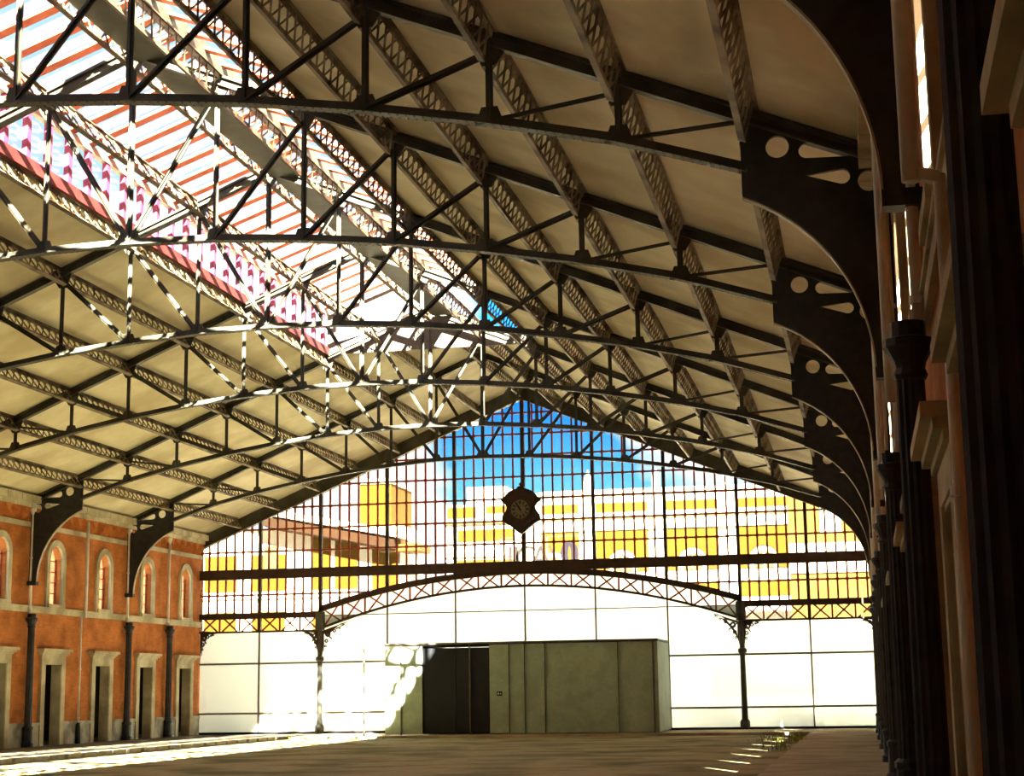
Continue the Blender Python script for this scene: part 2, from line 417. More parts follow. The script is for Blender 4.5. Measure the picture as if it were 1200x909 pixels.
def door_parts(s, y, root, leaf):
    xf = s*HALF; hw = .58
    b = lambda m, d0, d1, y0, y1, a, c: m.box(min(xf + s*d0, xf + s*d1), max(xf + s*d0, xf + s*d1), y0, y1, a, c)
    fn = lambda u, v, w: (xf - s*.04 + w, u, v)
    plate([[(y-.86, GROUND-.1), (y+.86, GROUND-.1), (y+.86, 3.0), (y-.86, 3.0)], [(y-hw, 0), (y+hw, 0), (y+hw, 2.74), (y-hw, 2.74)]], .12, fn).build('stone_surround', M['stone'], root)
    m = MB(); b(m, -.14, .0, y-.92, y+.92, 3.0, 3.06); b(m, -.20, .0, y-.98, y+.98, 3.06, 3.13); b(m, -.27, .0, y-1.05, y+1.05, 3.13, 3.22)
    m.build('hood', M['stone'], root)
    for a, c in ((y-hw-.005, y-hw+.03), (y+hw-.03, y+hw+.005)): b(MB(), -.08, WT+.02, a, c, 0, 2.74).build('jamb_lining', M['stone'], root)
    b(MB(), -.08, WT+.02, y-hw+.03, y+hw-.03, 2.70, 2.745).build('head_lining', M['stone'], root)
    if leaf:
        o = b(MB(), .16, .22, y-hw, y+hw, .0, 2.74).build('leaf', M['wood'], root)
        m = MB()
        for zz in ((.2, 1.2), (1.35, 2.55)):
            for yy in (-.3, .3): b(m, .13, .16, y+yy-.2, y+yy+.2, *zz)
        m.build('raised_panel', M['wood'], o)
n_w = n_d = 0
for s in (-1, 1):
    for y in YC:
        if y < YW0 + 1: continue
        n_w += 1; n_d += 1
        w = empty(f'window_{n_w}', (0, 0, 0)); struct(w); window_parts(s, y, w)
        d = empty(f'door_{n_d}', (0, 0, 0)); struct(d); door_parts(s, y, d, s > 0 or y < 40)
# rooms behind the open doors on the left
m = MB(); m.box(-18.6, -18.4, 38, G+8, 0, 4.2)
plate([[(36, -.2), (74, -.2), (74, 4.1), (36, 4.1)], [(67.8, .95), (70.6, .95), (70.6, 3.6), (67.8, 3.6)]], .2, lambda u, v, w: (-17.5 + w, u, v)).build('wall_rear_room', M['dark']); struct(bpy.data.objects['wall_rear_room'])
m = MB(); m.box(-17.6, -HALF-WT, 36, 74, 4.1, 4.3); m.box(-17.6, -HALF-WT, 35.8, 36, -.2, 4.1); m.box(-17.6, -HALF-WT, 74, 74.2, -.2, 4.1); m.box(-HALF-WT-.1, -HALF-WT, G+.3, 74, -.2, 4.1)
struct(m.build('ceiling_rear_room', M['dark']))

# ------------------------------------------------------------------ floor
struct(MB().box(-9.0, 11.5, YB, G+.5, -.4, GROUND).build('floor', M['ground']))
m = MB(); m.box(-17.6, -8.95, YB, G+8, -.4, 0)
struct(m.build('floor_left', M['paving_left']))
struct(MB().box(11.28, 14.4, YB, G+.6, -.4, 0).build('floor_right', M['paving']))
struct(MB().box(-8.95, 11.28, 60.9, G+.6, -.4, 0).build('floor_far', M['paving']))
# left platform kerb stones, spaced to stand in for sunlight patches on the kerb
kb = MB().box(0, .36, 0, .78, 0, .20).mesh('kerb_stone', M['kerb'])
NK = 56
for i in range(NK):
    y = 60.6 - (i + 1)*1.0
    o = link('kerb_stone', kb); o.location = (-9.0 + random.uniform(-.02, .02), y, GROUND - .08); o.rotation_euler = (0, 0, random.uniform(-.02, .02))
    tag(o, f'pale kerb stone spaced like a sunlight patch, one of a row along the platform edge', 'kerb stone', 'kerb stones along the platform edge')
# weeds by the right platform and under the glazed wall
def weeds(name, spots, label):
    m = MB()
    for (x, y, z, n, h) in spots:
        for _ in range(n):
            a = random.uniform(0, 2*PI); dx, dy = random.gauss(0, .25), random.gauss(0, .5); hh = h*random.uniform(.5, 1.2); t = random.uniform(.1, .35)*hh
            px, py = x + dx, y + dy; q = len(m.v)
            m.v += [(px - .02*math.sin(a), py + .02*math.cos(a), z), (px + .02*math.sin(a), py - .02*math.cos(a), z), (px + t*math.cos(a), py + t*math.sin(a), z + hh)]
            m.f.append((q, q+1, q+2))
    tag(m.build(name, M['weed']), label, 'weeds', None, 'stuff')
weeds('weeds', [(10.9, y, GROUND, 30, .16) for y in (46, 48.5, 51, 53, 55, 57, 58.5, 60)] + [(10.2, y, GROUND, 20, .12) for y in (54, 57, 59.5)] +
      [(-8.3 + i*.5, 60.7, GROUND, 24, .14) for i in range(8)], 'low green weeds growing in the dirt along the platform edges')

# ------------------------------------------------------------------ cast-iron columns and downpipes
def make_column(s):
    root = empty('iron_column', (0, 0, 0))
    prof = [(.20, 0), (.20, .12), (.165, .16), (.155, .55), (.175, .58), (.175, .64), (.13, .68)]
    MB().lathe((0, 0, 0), prof, 12).build('pedestal', M['iron'], root)
    MB().lathe((0, 0, 0), [(.125, .68), (.11, 3.88)], 24, .12).build('shaft', M['iron'], root)
    MB().lathe((0, 0, 0), [(.12, 3.88), (.14, 3.92), (.12, 3.97), (.13, 4.02), (.185, 4.12), (.2, 4.14), (.2, 4.2), (.14, 4.22), (.14, 4.34)], 12).build('capital', M['iron'], root)
    return root
def make_pipe(z0, z1, mat, r=.05, hop=True):
    root = empty('downpipe', (0, 0, 0))
    MB().lathe((0, 0, 0), [(r, z0), (r, z1)], 12).build('pipe', mat, root, True)
    if hop: MB().lathe((0, 0, 0), [(r, z1-.35), (r+.05, z1-.2), (r+.06, z1-.02), (r+.02, z1)], 12).build('hopper', mat, root)
    for z in (z0+.15, (z0+z1)/2): MB().lathe((0, 0, 0), [(r+.015, z), (r+.015, z+.06)], 12).build('collar', mat, root)
    return root
col0 = make_column(1); pipeS = make_pipe(4.34, 7.98, M['white']); 
first_c = first_p = True
def place_col(s, y, label):
    global first_c
    o = col0 if first_c else copy_tree(col0); first_c = False
    o.location = (s*(HALF-.21), y, 0); tag(o, label, 'column', 'dark iron columns along the brick walls')
def place_pipe(s, y, label):
    global first_p
    o = pipeS if first_p else copy_tree(pipeS); first_p = False
    o.location = (s*(HALF-.12), y, 0); tag(o, label, 'downpipe', 'white downpipes above the columns')
for s in (-1, 1):
    for k in range(1, 9):
        w = f'{ORD[k]} truss from the glazed end'
        place_col(s, YK(k), f'dark fluted iron column on {SIDE[s]} wall below the {w}')
        place_pipe(s, YK(k), f'short white pipe on {SIDE[s]} wall above the column at the {ORD[k]} truss from glazed end')
place_col(-1, YK(.5), 'dark fluted iron column on left wall between the glazed end and first truss')
place_pipe(-1, YK(.5), 'white downpipe with hopper on left wall beside the glazed end wall')
pipeL = make_pipe(.7, 4.38, M['white'], .035, False)
MB().bar((.0, 0, 4.36), (-.155, 0, 4.40), .07, .07).build('elbow', M['white'], pipeL)
o = MB().lathe((0, 0, 0), [(.055, 4.35), (.055, 7.75)], 12).build('upper_pipe', M['white'], pipeL, True); o['label'] = 'white upper length of pipe'; o.location = (-.155, 0, 0)

MB().lathe((0, 0, 0), [(.115, 0), (.11, .12), (.09, .5), (.07, .72)], 8).build('pedestal', M['iron'], pipeL)
for i, (s, k) in enumerate([(-1, 1.5), (-1, 2.5), (-1, 3.5), (1, 1.5), (1, 2.5), (1, 3.5), (1, 4.5), (1, 5.5), (1, 6.5), (1, 7.5)]):
    o = pipeL if i == 0 else copy_tree(pipeL); o.location = (s*(HALF-.12), YK(k), 0); o.rotation_euler = (0, 0, 0 if s > 0 else PI)
    a = int(k); tag(o, f'tall pale downpipe on {SIDE[s]} wall, {ORD[a+1]} bay from the glazed end', 'downpipe', 'tall downpipes between the columns')

# ------------------------------------------------------------------ glazed end wall
gw = empty('glazed_end_screen', (0, G, 0))
tag(gw, 'tall glazed iron end screen filling the far gable of the hall', 'window wall')
MX = [-HALF, -11.29, -8.64, -5.76, -2.88, 0, 2.88, 5.76, 8.64, 11.29, HALF]
Z1, Z2, Z3, ZT1, ZT2 = 6.56, 4.83, 4.18, 2.87, .84
GT = lambda x: RZ(x) - .42                                   # underside of the verge
def atop(x): return 6.36 - .0176*x*x                        # arched girder top / bottom
def abot(x): return 5.77 - .0205*x*x
for x in MX[1:-1]:
    main = abs(abs(x) - 8.64) < .01
    w = .13 if x else .16
    MB().box(x-w/2, x+w/2, -.09, .09, Z3 if not main else Z2, GT(x)).build('main_mullion', M['girder'], gw) if abs(x) > 8.7 or main else \
        MB().box(x-w/2, x+w/2, -.09, .09, atop(x), GT(x)).build('main_mullion', M['girder'], gw)
    if not main:
        MB().box(x-.028, x+.028, -.05, .05, 0, (atop(x) if abs(x) < 8.7 else Z3)).build('thin_mullion', M['frame'], gw)
MB().box(-HALF, HALF, -.14, .14, Z1-.2, Z1+.2).build('main_transom', M['girder'], gw)
for s in (-1, 1):
    a, b = sorted((s*8.64, s*HALF))
    f = MB(); f.box(a, b, -.1, .1, Z2-.12, Z2+.12); f.box(a, b, -.1, .1, Z3-.035, Z3+.035)
    fo = f.build('straight_lattice_girder', M['girder'], gw)
    x = MB(); n = 6; st2 = (b-a)/n
    for i in range(n):
        p = a + i*st2
        x.bar((p+.08, 0, Z3), (p+st2-.08, 0, Z2), .035, .065, (1, 0, 0)); x.bar((p+.08, .03, Z2), (p+st2-.08, .03, Z3), .035, .065, (1, 0, 0))
        x.box(p-.035, p+.035, -.03, .03, Z3, Z2)
    x.build('lattice_bars', M['glazebar'], fo)
N = 48; xs = [-8.64 + 17.28*i/N for i in range(N+1)]
f = MB()
for a, b in zip(xs, xs[1:]):
    f.bar((a, 0, atop(a)), (b, 0, atop(b)), .2, .24); f.bar((a, 0, abot(a)), (b, 0, abot(b)), .2, .09)
for q in (-8.6, 8.6): f.box(q-.06, q+.06, -.1, .1, abot(q)-.03, atop(q)+.07)
fo = f.build('arched_lattice_girder', M['girder'], gw)
x = MB(); n = 18; st2 = 17.28/n
for i in range(n):
    p = -8.64 + i*st2; q = p + st2
    x.bar((p+.1, 0, abot(p)), (q-.1, 0, atop(q)), .035, .065, (1, 0, 0)); x.bar((p+.1, .03, atop(p)), (q-.1, .03, abot(q)), .035, .065, (1, 0, 0))
    x.box(p-.035, p+.035, -.03, .03, abot(p), atop(p))
x.build('lattice_bars', M['glazebar'], fo)
# small panes: one set of bars and one sheet of glass per bay
rows_up = [7.5, 8.42, 9.32, 10.22, 11.1, 11.98, 12.86]
for a, b in zip(MX, MX[1:]):
    m = MB(); st2 = (b-a)/7; inner = max(abs(a), abs(b)) < 8.7
    low = (lambda x: atop(x)) if inner else (lambda x: Z2)
    for i in range(8):
        x = a + i*st2
        if 0 < i < 7: m.box(x-.036, x+.036, -.03, .03, low(x), GT(x))
        for z in rows_up + [5.7]:
            if z < GT(x) and z > low(x): m.box(x-.055, x+.055, -.035, .035, z-.055, z+.055)      # cast rosette at each crossing
    for z in rows_up:
        lim = (RZ(0) - .42 - z)/.414
        p, q = max(a, -lim), min(b, lim)
        if q > p: m.box(p, q, -.03, .03, z-.036, z+.036)
    z = 5.7
    if inner:
        lim = math.sqrt((6.36 - z)/.0176)
        if b > lim > a >= 0: m.box(lim, b, -.03, .03, z-.036, z+.036)
        elif a < -lim < b: m.box(a, -lim, -.03, .03, z-.036, z+.036)
        elif a >= lim or b <= -lim: m.box(a, b, -.03, .03, z-.036, z+.036)
    else: m.box(a, b, -.03, .03, z-.036, z+.036)
    # rounded pane heads filled with small corner webs against the top flange of the arch
    bo = m.build('glazing_bars', M['glazebar'], gw)
    pts = [(a + st2*i, low(a + st2*i)) for i in range(8)] + [(b, GT(b))] + ([(0, GT(0))] if a < 0 < b else []) + [(a, GT(a))]
    plate([pts], .008, lambda u, v, w: (u, w, v)).build('pane', M['gableglass'], bo)
# large frosted sheets below
for a, b in zip(MX, MX[1:]):
    inner = max(abs(a), abs(b)) < 8.7
    cells = [(0.06, ZT2), (ZT2, ZT1)]
    if inner: cells += [(ZT1, 4.78)]
    for z0, z1 in cells:
        if -5.7 < (a+b)/2 < 5.7 and z1 < 3: continue
        MB().box(a+.03, b-.03, .02, .035, z0+.015, z1-.015).build('frosted_sheet', M['frost'], gw)
    if inner:
        pts = [(a+.03, 4.8), (b-.03, 4.8)] + [(b-.03 - (b-a-.06)*i/8, abot(b-.03 - (b-a-.06)*i/8)) for i in range(9)]
        plate([pts], .015, lambda u, v, w: (u, .028+w, v)).build('frosted_sheet', M['frost'], gw)
        pts = [(a + (b-a)*i/8, abot(a + (b-a)*i/8)) for i in range(9)] + [(b - (b-a)*i/8, atop(b - (b-a)*i/8)) for i in range(9)]
        plate([pts], .008, lambda u, v, w: (u, .05+w, v)).build('frosted_sheet', M['frost'], gw)
    else:
        MB().box(a+.03, b-.03, .02, .035, ZT1+.015, Z3-.03).build('frosted_sheet', M['frost'], gw)
        MB().box(a, b, .04, .05, Z3, Z2).build('girder_pane', M['gableglass'], gw)
for z in (ZT1, ZT2):
    MB().box(-HALF, HALF, -.03, .05, z-.036, z+.036).build('thin_transom', M['frame'], gw)
MB().box(-8.64, 8.64, -.03, .05, 4.78-.018, 4.78+.018).build('thin_transom', M['frame'], gw)
MB().box(-HALF, HALF, -.08, .08, -.02, .09).build('sill_rail', M['black'], gw)
for s in (-1, 1):
    # verge: a deep board under the roof, following the slope
    m = MB(); za, zb = RZ(0), RZ(HALF+.3)
    m.hexa([(0, -.16, za-.42), (s*(HALF+.3), -.16, zb-.42), (s*(HALF+.3), .16, zb-.42), (0, .16, za-.42), (0, -.16, za+.12), (s*(HALF+.3), -.16, zb+.12), (s*(HALF+.3), .16, zb+.12), (0, .16, za+.12)])
    m.build('verge_board', M['steel'], gw)
    m = MB(); m.bar((0, -.2, za-.44), (s*HALF, -.2, RZ(HALF)-.44), .14, .03); m.build('verge_angle', M['purlin'], gw)
    # cast column of the screen
    c = MB().lathe((s*8.64, -.02, 0), [(.19, 0), (.19, .3), (.12, .4), (.10, 2.9), (.17, 2.95), (.17, 3.08), (.1, 3.12), (.1, Z3), (.2, Z3), (.2, Z2+.1)], 14).build('screen_column', M['steel'], gw)
def scroll(cx, d, sc=1.0, drop=0.0):
    """pierced scroll bracket in the corner between a column at cx and the girder, reaching towards d"""
    W, H = 1.0*sc, 1.12
    top = Z3 - .03
    curve = [(W*(1-math.cos(a))*1.0, -H + H*math.sin(a)) for a in [PI/2*i/12 for i in range(13)]]
    out = [(0, 0)] + [(0, -H)] + [(p, q) for p, q in curve[1:]]
    t = .08
    inner = [(t, -t*1.2)] + [(t, -H*.82)] + [(max(t, p - t*.9), q + t*.75) for p, q in curve[3:-2]] + [(W*.8, -t*1.2)]
    mb = plate([[(cx + d*p, top + q + drop*p) for p, q in out], [(cx + d*p, top + q + drop*p) for p, q in inner]], .05, lambda u, v, w: (u, w, v))
    for (p, q, r) in ((.2, -.2, .12), (.42, -.14, .075), (.15, -.46, .08), (.6, -.10, .045), (.12, -.66, .05)):
        ring = plate([circ(cx + d*p*sc, top + q + drop*p, r, 14), circ(cx + d*p*sc, top + q + drop*p, r*.4, 10)], .04, lambda u, v, w: (u, w, v))
        k = len(mb.v); mb.v += ring.v; mb.f += [tuple(k + i for i in f) for f in ring.f]
    mb.bar((cx + d*.04, 0, top-.04), (cx + d*.34*sc, 0, top-.42+drop*.3), .05, .05, (0, 1, 0))
    mb.build('scroll_bracket', M['girder'], gw)
for s in (-1, 1):
    scroll(s*8.72, s, .78); scroll(s*8.56, -s, 1.25, .33); scroll(s*(HALF-.03), -s, .78)

# ------------------------------------------------------------------ hanging clock
ck = empty('hanging_clock', (0, G-.45, 8.78))
tag(ck, 'dark carved shield-shaped clock hanging before the glazed end wall', 'clock')
half = [(0, .98), (.12, .97), (.17, .88), (.3, .85), (.48, .77), (.62, .64), (.70, .52), (.86, .48), (.78, .36), (.66, .27), (.58, .14), (.60, .02), (.68, -.10), (.76, -.18), (.78, -.30), (.80, -.42), (.64, -.50), (.48, -.60), (.30, -.74), (.12, -.9), (0, -.96)]
out = half + [(-x, z) for x, z in reversed(half[1:-1])]
plate([out], .22, lambda u, v, w: (u, w, v)).build('case', M['wood'], ck)
plate([[(x*.8, z*.8) for x, z in out]], .08, lambda u, v, w: (u, w-.14, v)).build('raised_moulding', M['wood'], ck)
plate([circ(0, .02, .46, 32), circ(0, .02, .38, 32)], .07, lambda u, v, w: (u, w-.2, v)).build('bezel', M['wood'], ck)
dl = plate([circ(0, .02, .38, 32)], .03, lambda u, v, w: (u, w-.19, v)).build('dial', M['dial'], ck)
m = MB()
for i in range(12):
    a = 2*PI*i/12
    for off in ((-.03, 0, .03) if i % 3 == 0 else (-.015, .015)):
        p = Vector((math.sin(a), 0, math.cos(a))); q = Vector((math.cos(a), 0, -math.sin(a)))
        m.bar(Vector((0, -.208, .02)) + p*.22 + q*off, Vector((0, -.208, .02)) + p*.35 + q*off, .024, .006, (0, 1, 0))
m.build('roman_numerals', M['black'], dl)
def hand(nm, h, ln, w):
    a = 2*PI*h; p = Vector((math.sin(a), 0, math.cos(a)))
    MB().bar(Vector((0, -.222, .02)) - p*.06, Vector((0, -.222, .02)) + p*ln, w, .008, (0, 1, 0)).build(nm, M['black'], dl)
hand('hour_hand', 10.9/12, .2, .07); hand('minute_hand', 54/60, .32, .045)
MB().lathe((0, 0, .9), [(.03, 0), (.09, .04), (.05, .1), (.1, .16), (.03, .24)], 10).build('finial', M['wood'], ck)
MB().box(-.03, .03, .1, .4, .3, .36).build('wall_arm', M['black'], ck)

# ------------------------------------------------------------------ entrance box in front of the glazed wall
FY = 61.8
bxo = empty('entrance_box', (0, FY, 0))
tag(bxo, 'low grey-green entrance box with dark doorway and open frame at its end', 'entrance pavilion')
XS = [-4.76, -3.27, -.65, -.0, .42, .62, 1.18, 4.12, 5.77]
H = 3.44
def pan(x0, x1, nm='cladding_panel', mat='panel', y=0): return MB().box(x0+.01, x1-.01, y, y+.06, .03, H-.1).build(nm, M[mat], bxo)
pan(-4.76, -4.1); pan(-4.1, -3.27)
pan(-.65, .12); pan(.12, .72); pan(.72, 1.5); pan(1.5, 4.28); pan(4.28, 5.77)
for x0, x1 in ((-3.27, -1.97), (-1.97, -1.4), (-1.4, -.65)):
    d = MB().box(x0+.01, x1-.01, .10, .15, .03, H-.2).build('door_leaf', M['panel_dark'], bxo)
MB().box(5.71, 5.77, .06, G-FY-.1, .03, H-.1).build('side_panel', M['panel'], bxo)
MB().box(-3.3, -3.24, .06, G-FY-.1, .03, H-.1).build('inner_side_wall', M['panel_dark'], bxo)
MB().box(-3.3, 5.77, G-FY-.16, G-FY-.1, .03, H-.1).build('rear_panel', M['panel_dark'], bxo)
MB().box(-4.76, 5.8, -.02, G-FY-.1, H-.08, H).build('roof_slab', M['frame'], bxo)
for x in (-5.58, -4.1, -1.4, .12, .72, 1.5, 4.28, 5.6):
    w = .05 if x in (-5.58, -4.1, -1.4, 5.6) else .02
    MB().box(x-w/2, x+w/2, -.07, -.005, 0, H-.02).build('frame_post', M['frame'], bxo)
MB().box(-5.61, 5.8, -.08, -.0, H-.06, H).build('frame_lintel', M['frame'], bxo)
sg = MB().box(-.36, -.16, -.03, 0, 1.42, 1.58).build('notice_plate', M['black'], bxo)
MB().box(-.33, -.27, -.036, -.028, 1.46, 1.54).build('notice_symbol', M['white'], sg)
MB().box(-.24, -.19, -.036, -.028, 1.47, 1.52).build('notice_symbol', M['white'], sg)

# ------------------------------------------------------------------ the world outside
struct(MB().box(-160, 160, -60, 320, -.8, -.42).build('ground_outside', M['asphalt']))
PD = 110.0     # depth of the long facade
def px_x(u): return 13.25 + (u - 1013.6)/1930.0*PD*1.0
fac = empty('long_yellow_facade', (0, PD, 0))
tag(fac, 'long yellow and white building with round-headed windows beyond the glazed wall', 'building')
X0, X1 = -24.0, 17.0
XR = 10.4
Zt = 14.9
def fbox(nm, mat, x0, x1, z0, z1, d=.0, th=.3, parent=None): return MB().box(x0, x1, -d, -d+th+d, z0, z1).build(nm, M[mat], parent or fac)
fbox('main_wall', 'facwhite', -9.6, XR, -.5, Zt, 0, 6)
bays = [-5.3 + 4.72*i for i in range(4)]
bays = [-6.9, -2.2, 2.5, 7.2]
for b in bays:
    x0, x1 = b - 1.75, b + 1.75
    if b < -5: x0 = b - .8
    fbox('yellow_panel', 'yellow', x0, x1, 13.45, 14.05, .06)
    # tall arched panel
    oo = [(x0, 9.4), (x1, 9.4), (x1, 12.15), (x0, 12.15)]
    hole = [(b-.95, 9.4+.02), (b+.95, 9.42)] + circ(b, 9.9, 1.0, 13, 0, PI)
    plate([oo, hole], .1, lambda u, v, w: (u, w-.06, v)).build('yellow_panel', M['yellow'], fac)
    wnd = plate([circ(b, 9.9, .62, 13, 0, PI) + [(b-.62, 9.4), (b+.62, 9.4)]], .06, lambda u, v, w: (u, w-.05, v)).build('lunette_window', M['beige'], fac)
    MB().box(b-.62, b+.62, -.1, -.04, 9.85, 9.93).build('lunette_bar', M['facwhite'], wnd)
    MB().box(b-.03, b+.03, -.1, -.04, 9.4, 10.5).build('lunette_bar', M['facwhite'], wnd)
    fbox('yellow_panel', 'yellow', x0 if b > -5 else b-.8, x1, 7.55, 8.5, .06)
for z, t in ((12.95, .16), (14.6, .2)): fbox('cornice', 'beige', -7.8, XR, z, z+t*.4, .1)
for z, t in ((12.2, .3), (14.65, .3)): fbox('cornice', 'facwhite', -7.8, XR+.1, z, z+t, .25)
for x in (4.85, .15, -4.5):
    MB().box(x-.25, x+.25, 0, .6, Zt, Zt+.7).build('roof_finial', M['facwhite'], fac)
    MB().lathe((x, .3, Zt+.7), [(.2, 0), (.3, .2), (.1, .5), (.02, .8)], 8).build('roof_urn', M['facwhite'], fac)
# the sign lettering on the facade, seen from behind
def text(body, x, z, size, mat, parent, y=-.12, nm='sign_letter', mirror=True):
    cu = bpy.data.curves.new('tmp', 'FONT'); cu.body = body; cu.size = size; cu.extrude = .03; cu.align_x = 'CENTER'
    o = bpy.data.objects.new('tmp', cu); COL.objects.link(o)
    dg = bpy.context.evaluated_depsgraph_get(); dg.update()
    me = bpy.data.meshes.new_from_object(o.evaluated_get(dg))
    mb = MB(); mb.v = [(x + (-1 if mirror else 1)*v.co.x, y + v.co.z, z + v.co.y) for v in me.vertices]; mb.f = [tuple(p.vertices) for p in me.polygons]
    bpy.data.objects.remove(o); bpy.data.curves.remove(cu); bpy.data.meshes.remove(me)
    return mb.build(nm, M[mat], parent)
sgn = empty('roadside_sign', (0, 100, 0))
tag(sgn, 'raised hoarding of large faded reversed letters seen through the glazed wall', 'sign')
cz = 9.05
for ch, u in (('L', 611), ('I', 623), ('C', 634), ('A', 652), (')', 666)):
    text(ch, 13.25 + (u-1013.6)/1930*100*1.02, cz, 2.0, 'signgrey', sgn, mirror=(ch == 'L'))
o = plate([[(13.25 + (686-1013.6)/1930*102 + .55*math.cos(a), cz + .8 + .85*math.sin(a)) for a in [2*PI*i/20 for i in range(20)]],
           [(13.25 + (686-1013.6)/1930*102 + .1*math.cos(a), cz + .8 + .5*math.sin(a)) for a in [2*PI*i/16 for i in range(16)]]], .1, lambda u, v, w: (u, w-.12, v)).build('sign_ring', M['tarnish'], sgn)
MB().box(-8.5, -2.4, 0, .08, cz-.15, cz-.02).build('sign_rail', M['frame'], sgn)
MB().box(-8.5, -2.4, 0, .08, cz+1.9, cz+1.96).build('sign_rail', M['frame'], sgn)
for x in (-8.4, -5.5, -2.5): MB().box(x-.06, x+.06, 0, .12, -.5, cz+1.95).build('sign_post', M['frame'], sgn)

# nearer yellow block on the left with a deep eave and brown soffit
blk = empty('near_yellow_house', (0, 92, 0))
tag(blk, 'nearer yellow and white striped house with deep sloping eaves, left part of the glazed wall', 'building')
def bbox(nm, mat, x0, x1, z0, z1, y0=0, y1=.3): return MB().box(x0, x1, y0, y1, z0, z1).build(nm, M[mat], blk)
bbox('main_wall', 'facwhite', -27, -12.6, -.5, 11.2, 0, 5)
for x0, x1 in ((-24.6, -22.6), (-21.6, -19.6), (-17.9, -16.9), (-16.55, -15.2)):
    bbox('yellow_panel', 'yellow', x0, x1, 7.6, 9.7 if x0 < -18 else 10.9, -.06, 0)
    bbox('yellow_panel', 'yellow', x0, x1, 5.2, 6.4, -.06, 0)
bbox('yellow_panel', 'yellow', -14.3, -12.7, 7.2, 10.2, -.06, 0)
bbox('string_band', 'facwhite', -27, -12.5, 7.15, 7.45, -.15, 0)
bbox('shuttered_window', 'beige', -20.9, -20.0, 8.6, 10.2, -.08, 0)
twr = MB().box(-15.2, -13.3, .5, 5, 10.0, 14.0).build('stair_tower', M['yellow'], blk)
MB().box(-15.3, -13.2, .4, 5.1, 13.7, 14.0).build('tower_cornice', M['facwhite'], twr)
m = MB(); m.hexa([(-22.5, -1.6, 12.35), (-12.2, -1.6, 10.3), (-12.2, 3, 10.3), (-22.5, 3, 12.35), (-22.5, -1.6, 12.75), (-12.2, -1.6, 10.7), (-12.2, 3, 10.7), (-22.5, 3, 12.75)])
m.build('eave_board', M['facwhite'], blk)
m = MB(); m.hexa([(-20.5, -1.4, 11.3), (-12.6, -1.4, 9.7), (-12.6, 0, 9.6), (-20.5, 0, 11.2), (-20.5, -1.4, 11.9), (-12.6, -1.4, 10.3), (-12.6, 0, 10.3), (-20.5, 0, 11.9)])
m.build('eave_soffit', M['soffit'], blk)
MB().box(-13.6, -11.2, -1.0, 1.5, 9.6, 10.0).build('porch_roof', M['orange'], blk)
# low rear block filling the middle
mid = empty('stepped_yellow_house', (0, 104, 0))
tag(mid, 'stepped white and yellow house with banded upper floors, left of the hanging clock', 'building')
def mbox(nm, mat, x0, x1, z0, z1, y0=0, y1=.3): return MB().box(x0, x1, y0, y1, z0, z1).build(nm, M[mat], mid)
mbox('main_wall', 'facwhite', -12.9, -8.3, -.5, 13.6, 0, 4)
mbox('upper_floor', 'facwhite', -11.6, -9.0, 13.6, 14.8, .5, 4)
mbox('yellow_panel', 'yellow', -12.8, -10.9, 12.75, 13.45, -.06, 0); mbox('yellow_panel', 'yellow', -10.2, -8.5, 13.0, 13.45, -.06, 0)
mbox('yellow_panel', 'yellow', -12.1, -8.4, 11.2, 11.95, -.06, 0); mbox('yellow_panel', 'yellow', -12.3, -8.4, 8.9, 10.0, -.06, 0)
mbox('cornice', 'beige', -12.9, -8.3, 12.3, 12.42, -.2, 0); mbox('cornice', 'facwhite', -12.9, -8.3, 10.2, 10.5, -.2, 0)
# building at the far right with a pink plinth wall
rb = empty('orange_corner_house', (0, 96, 0))
tag(rb, 'pale orange corner house behind the last panes beside the right wall', 'building')
MB().box(9.4, 19, 0, 5, -.5, 12.6).build('main_wall', M['orange'], rb)
MB().box(9.4, 19, -.12, 0, 8.0, 9.7).build('pale_band', M['facwhite'], rb)
MB().box(11.2, 12.4, -.1, 0, 10.3, 11.9).build('window_frame', M['facwhite'], rb)
# long pale wall at street level and bushes
tag(MB().box(-17, 40, 88, 88.4, -.5, 1.2).build('street_wall', M['facwhite']), 'low pale street wall outside beyond the frosted sheets', 'wall')
def bush(x, y, r, label):
    m = MB()
    for _ in range(260):
        a, b = random.uniform(0, 2*PI), random.uniform(0, PI/2); q = r*random.uniform(.75, 1.05)
        p = Vector((x + q*math.cos(a)*math.cos(b)*1.3, y + q*math.sin(a)*math.cos(b)*.7, -.42 + q*math.sin(b)*1.25))
        d = Vector((random.gauss(0, 1), random.gauss(0, 1), random.gauss(0, 1))).normalized()*.16; e = d.orthogonal().normalized()*.12
        n = len(m.v); m.v += [tuple(p-d), tuple(p+e), tuple(p+d), tuple(p-e)]; m.f.append((n, n+1, n+2, n+3))
    root = empty('round_bush', (0, 0, 0)); m.build('foliage', M['bush'], root)
    MB().lathe((x, y, -.42), [(.06, 0), (.04, r)], 6).build('stem', M['wood'], root)
    tag(root, label, 'bush', 'bushes behind the frosted glass')
for x, lb in ((7.2, 'faint round bush behind frosted glass just right of the entrance box'), (10.4, 'faint round bush behind frosted glass left of the corner mullion'), (13.2, 'faint round bush behind frosted glass by the right wall corner'), (-12.4, 'faint round bush behind frosted glass by the left wall corner')):
    bush(x, G+3.0, .95, lb)
# brick annexe seen through the upper windows of the left wall
ann = empty('brick_annexe', (-24, 80, 0)); tag(ann, 'brown brick annexe visible through the arched windows of the left wall', 'building')
MB().box(-4, 0, -9, 9, -.5, 9.2).build('main_wall', M['brickout'], ann)
MB().box(-4.2, .2, -9.2, 9.2, 9.2, 9.5).build('cornice', M['stone'], ann)

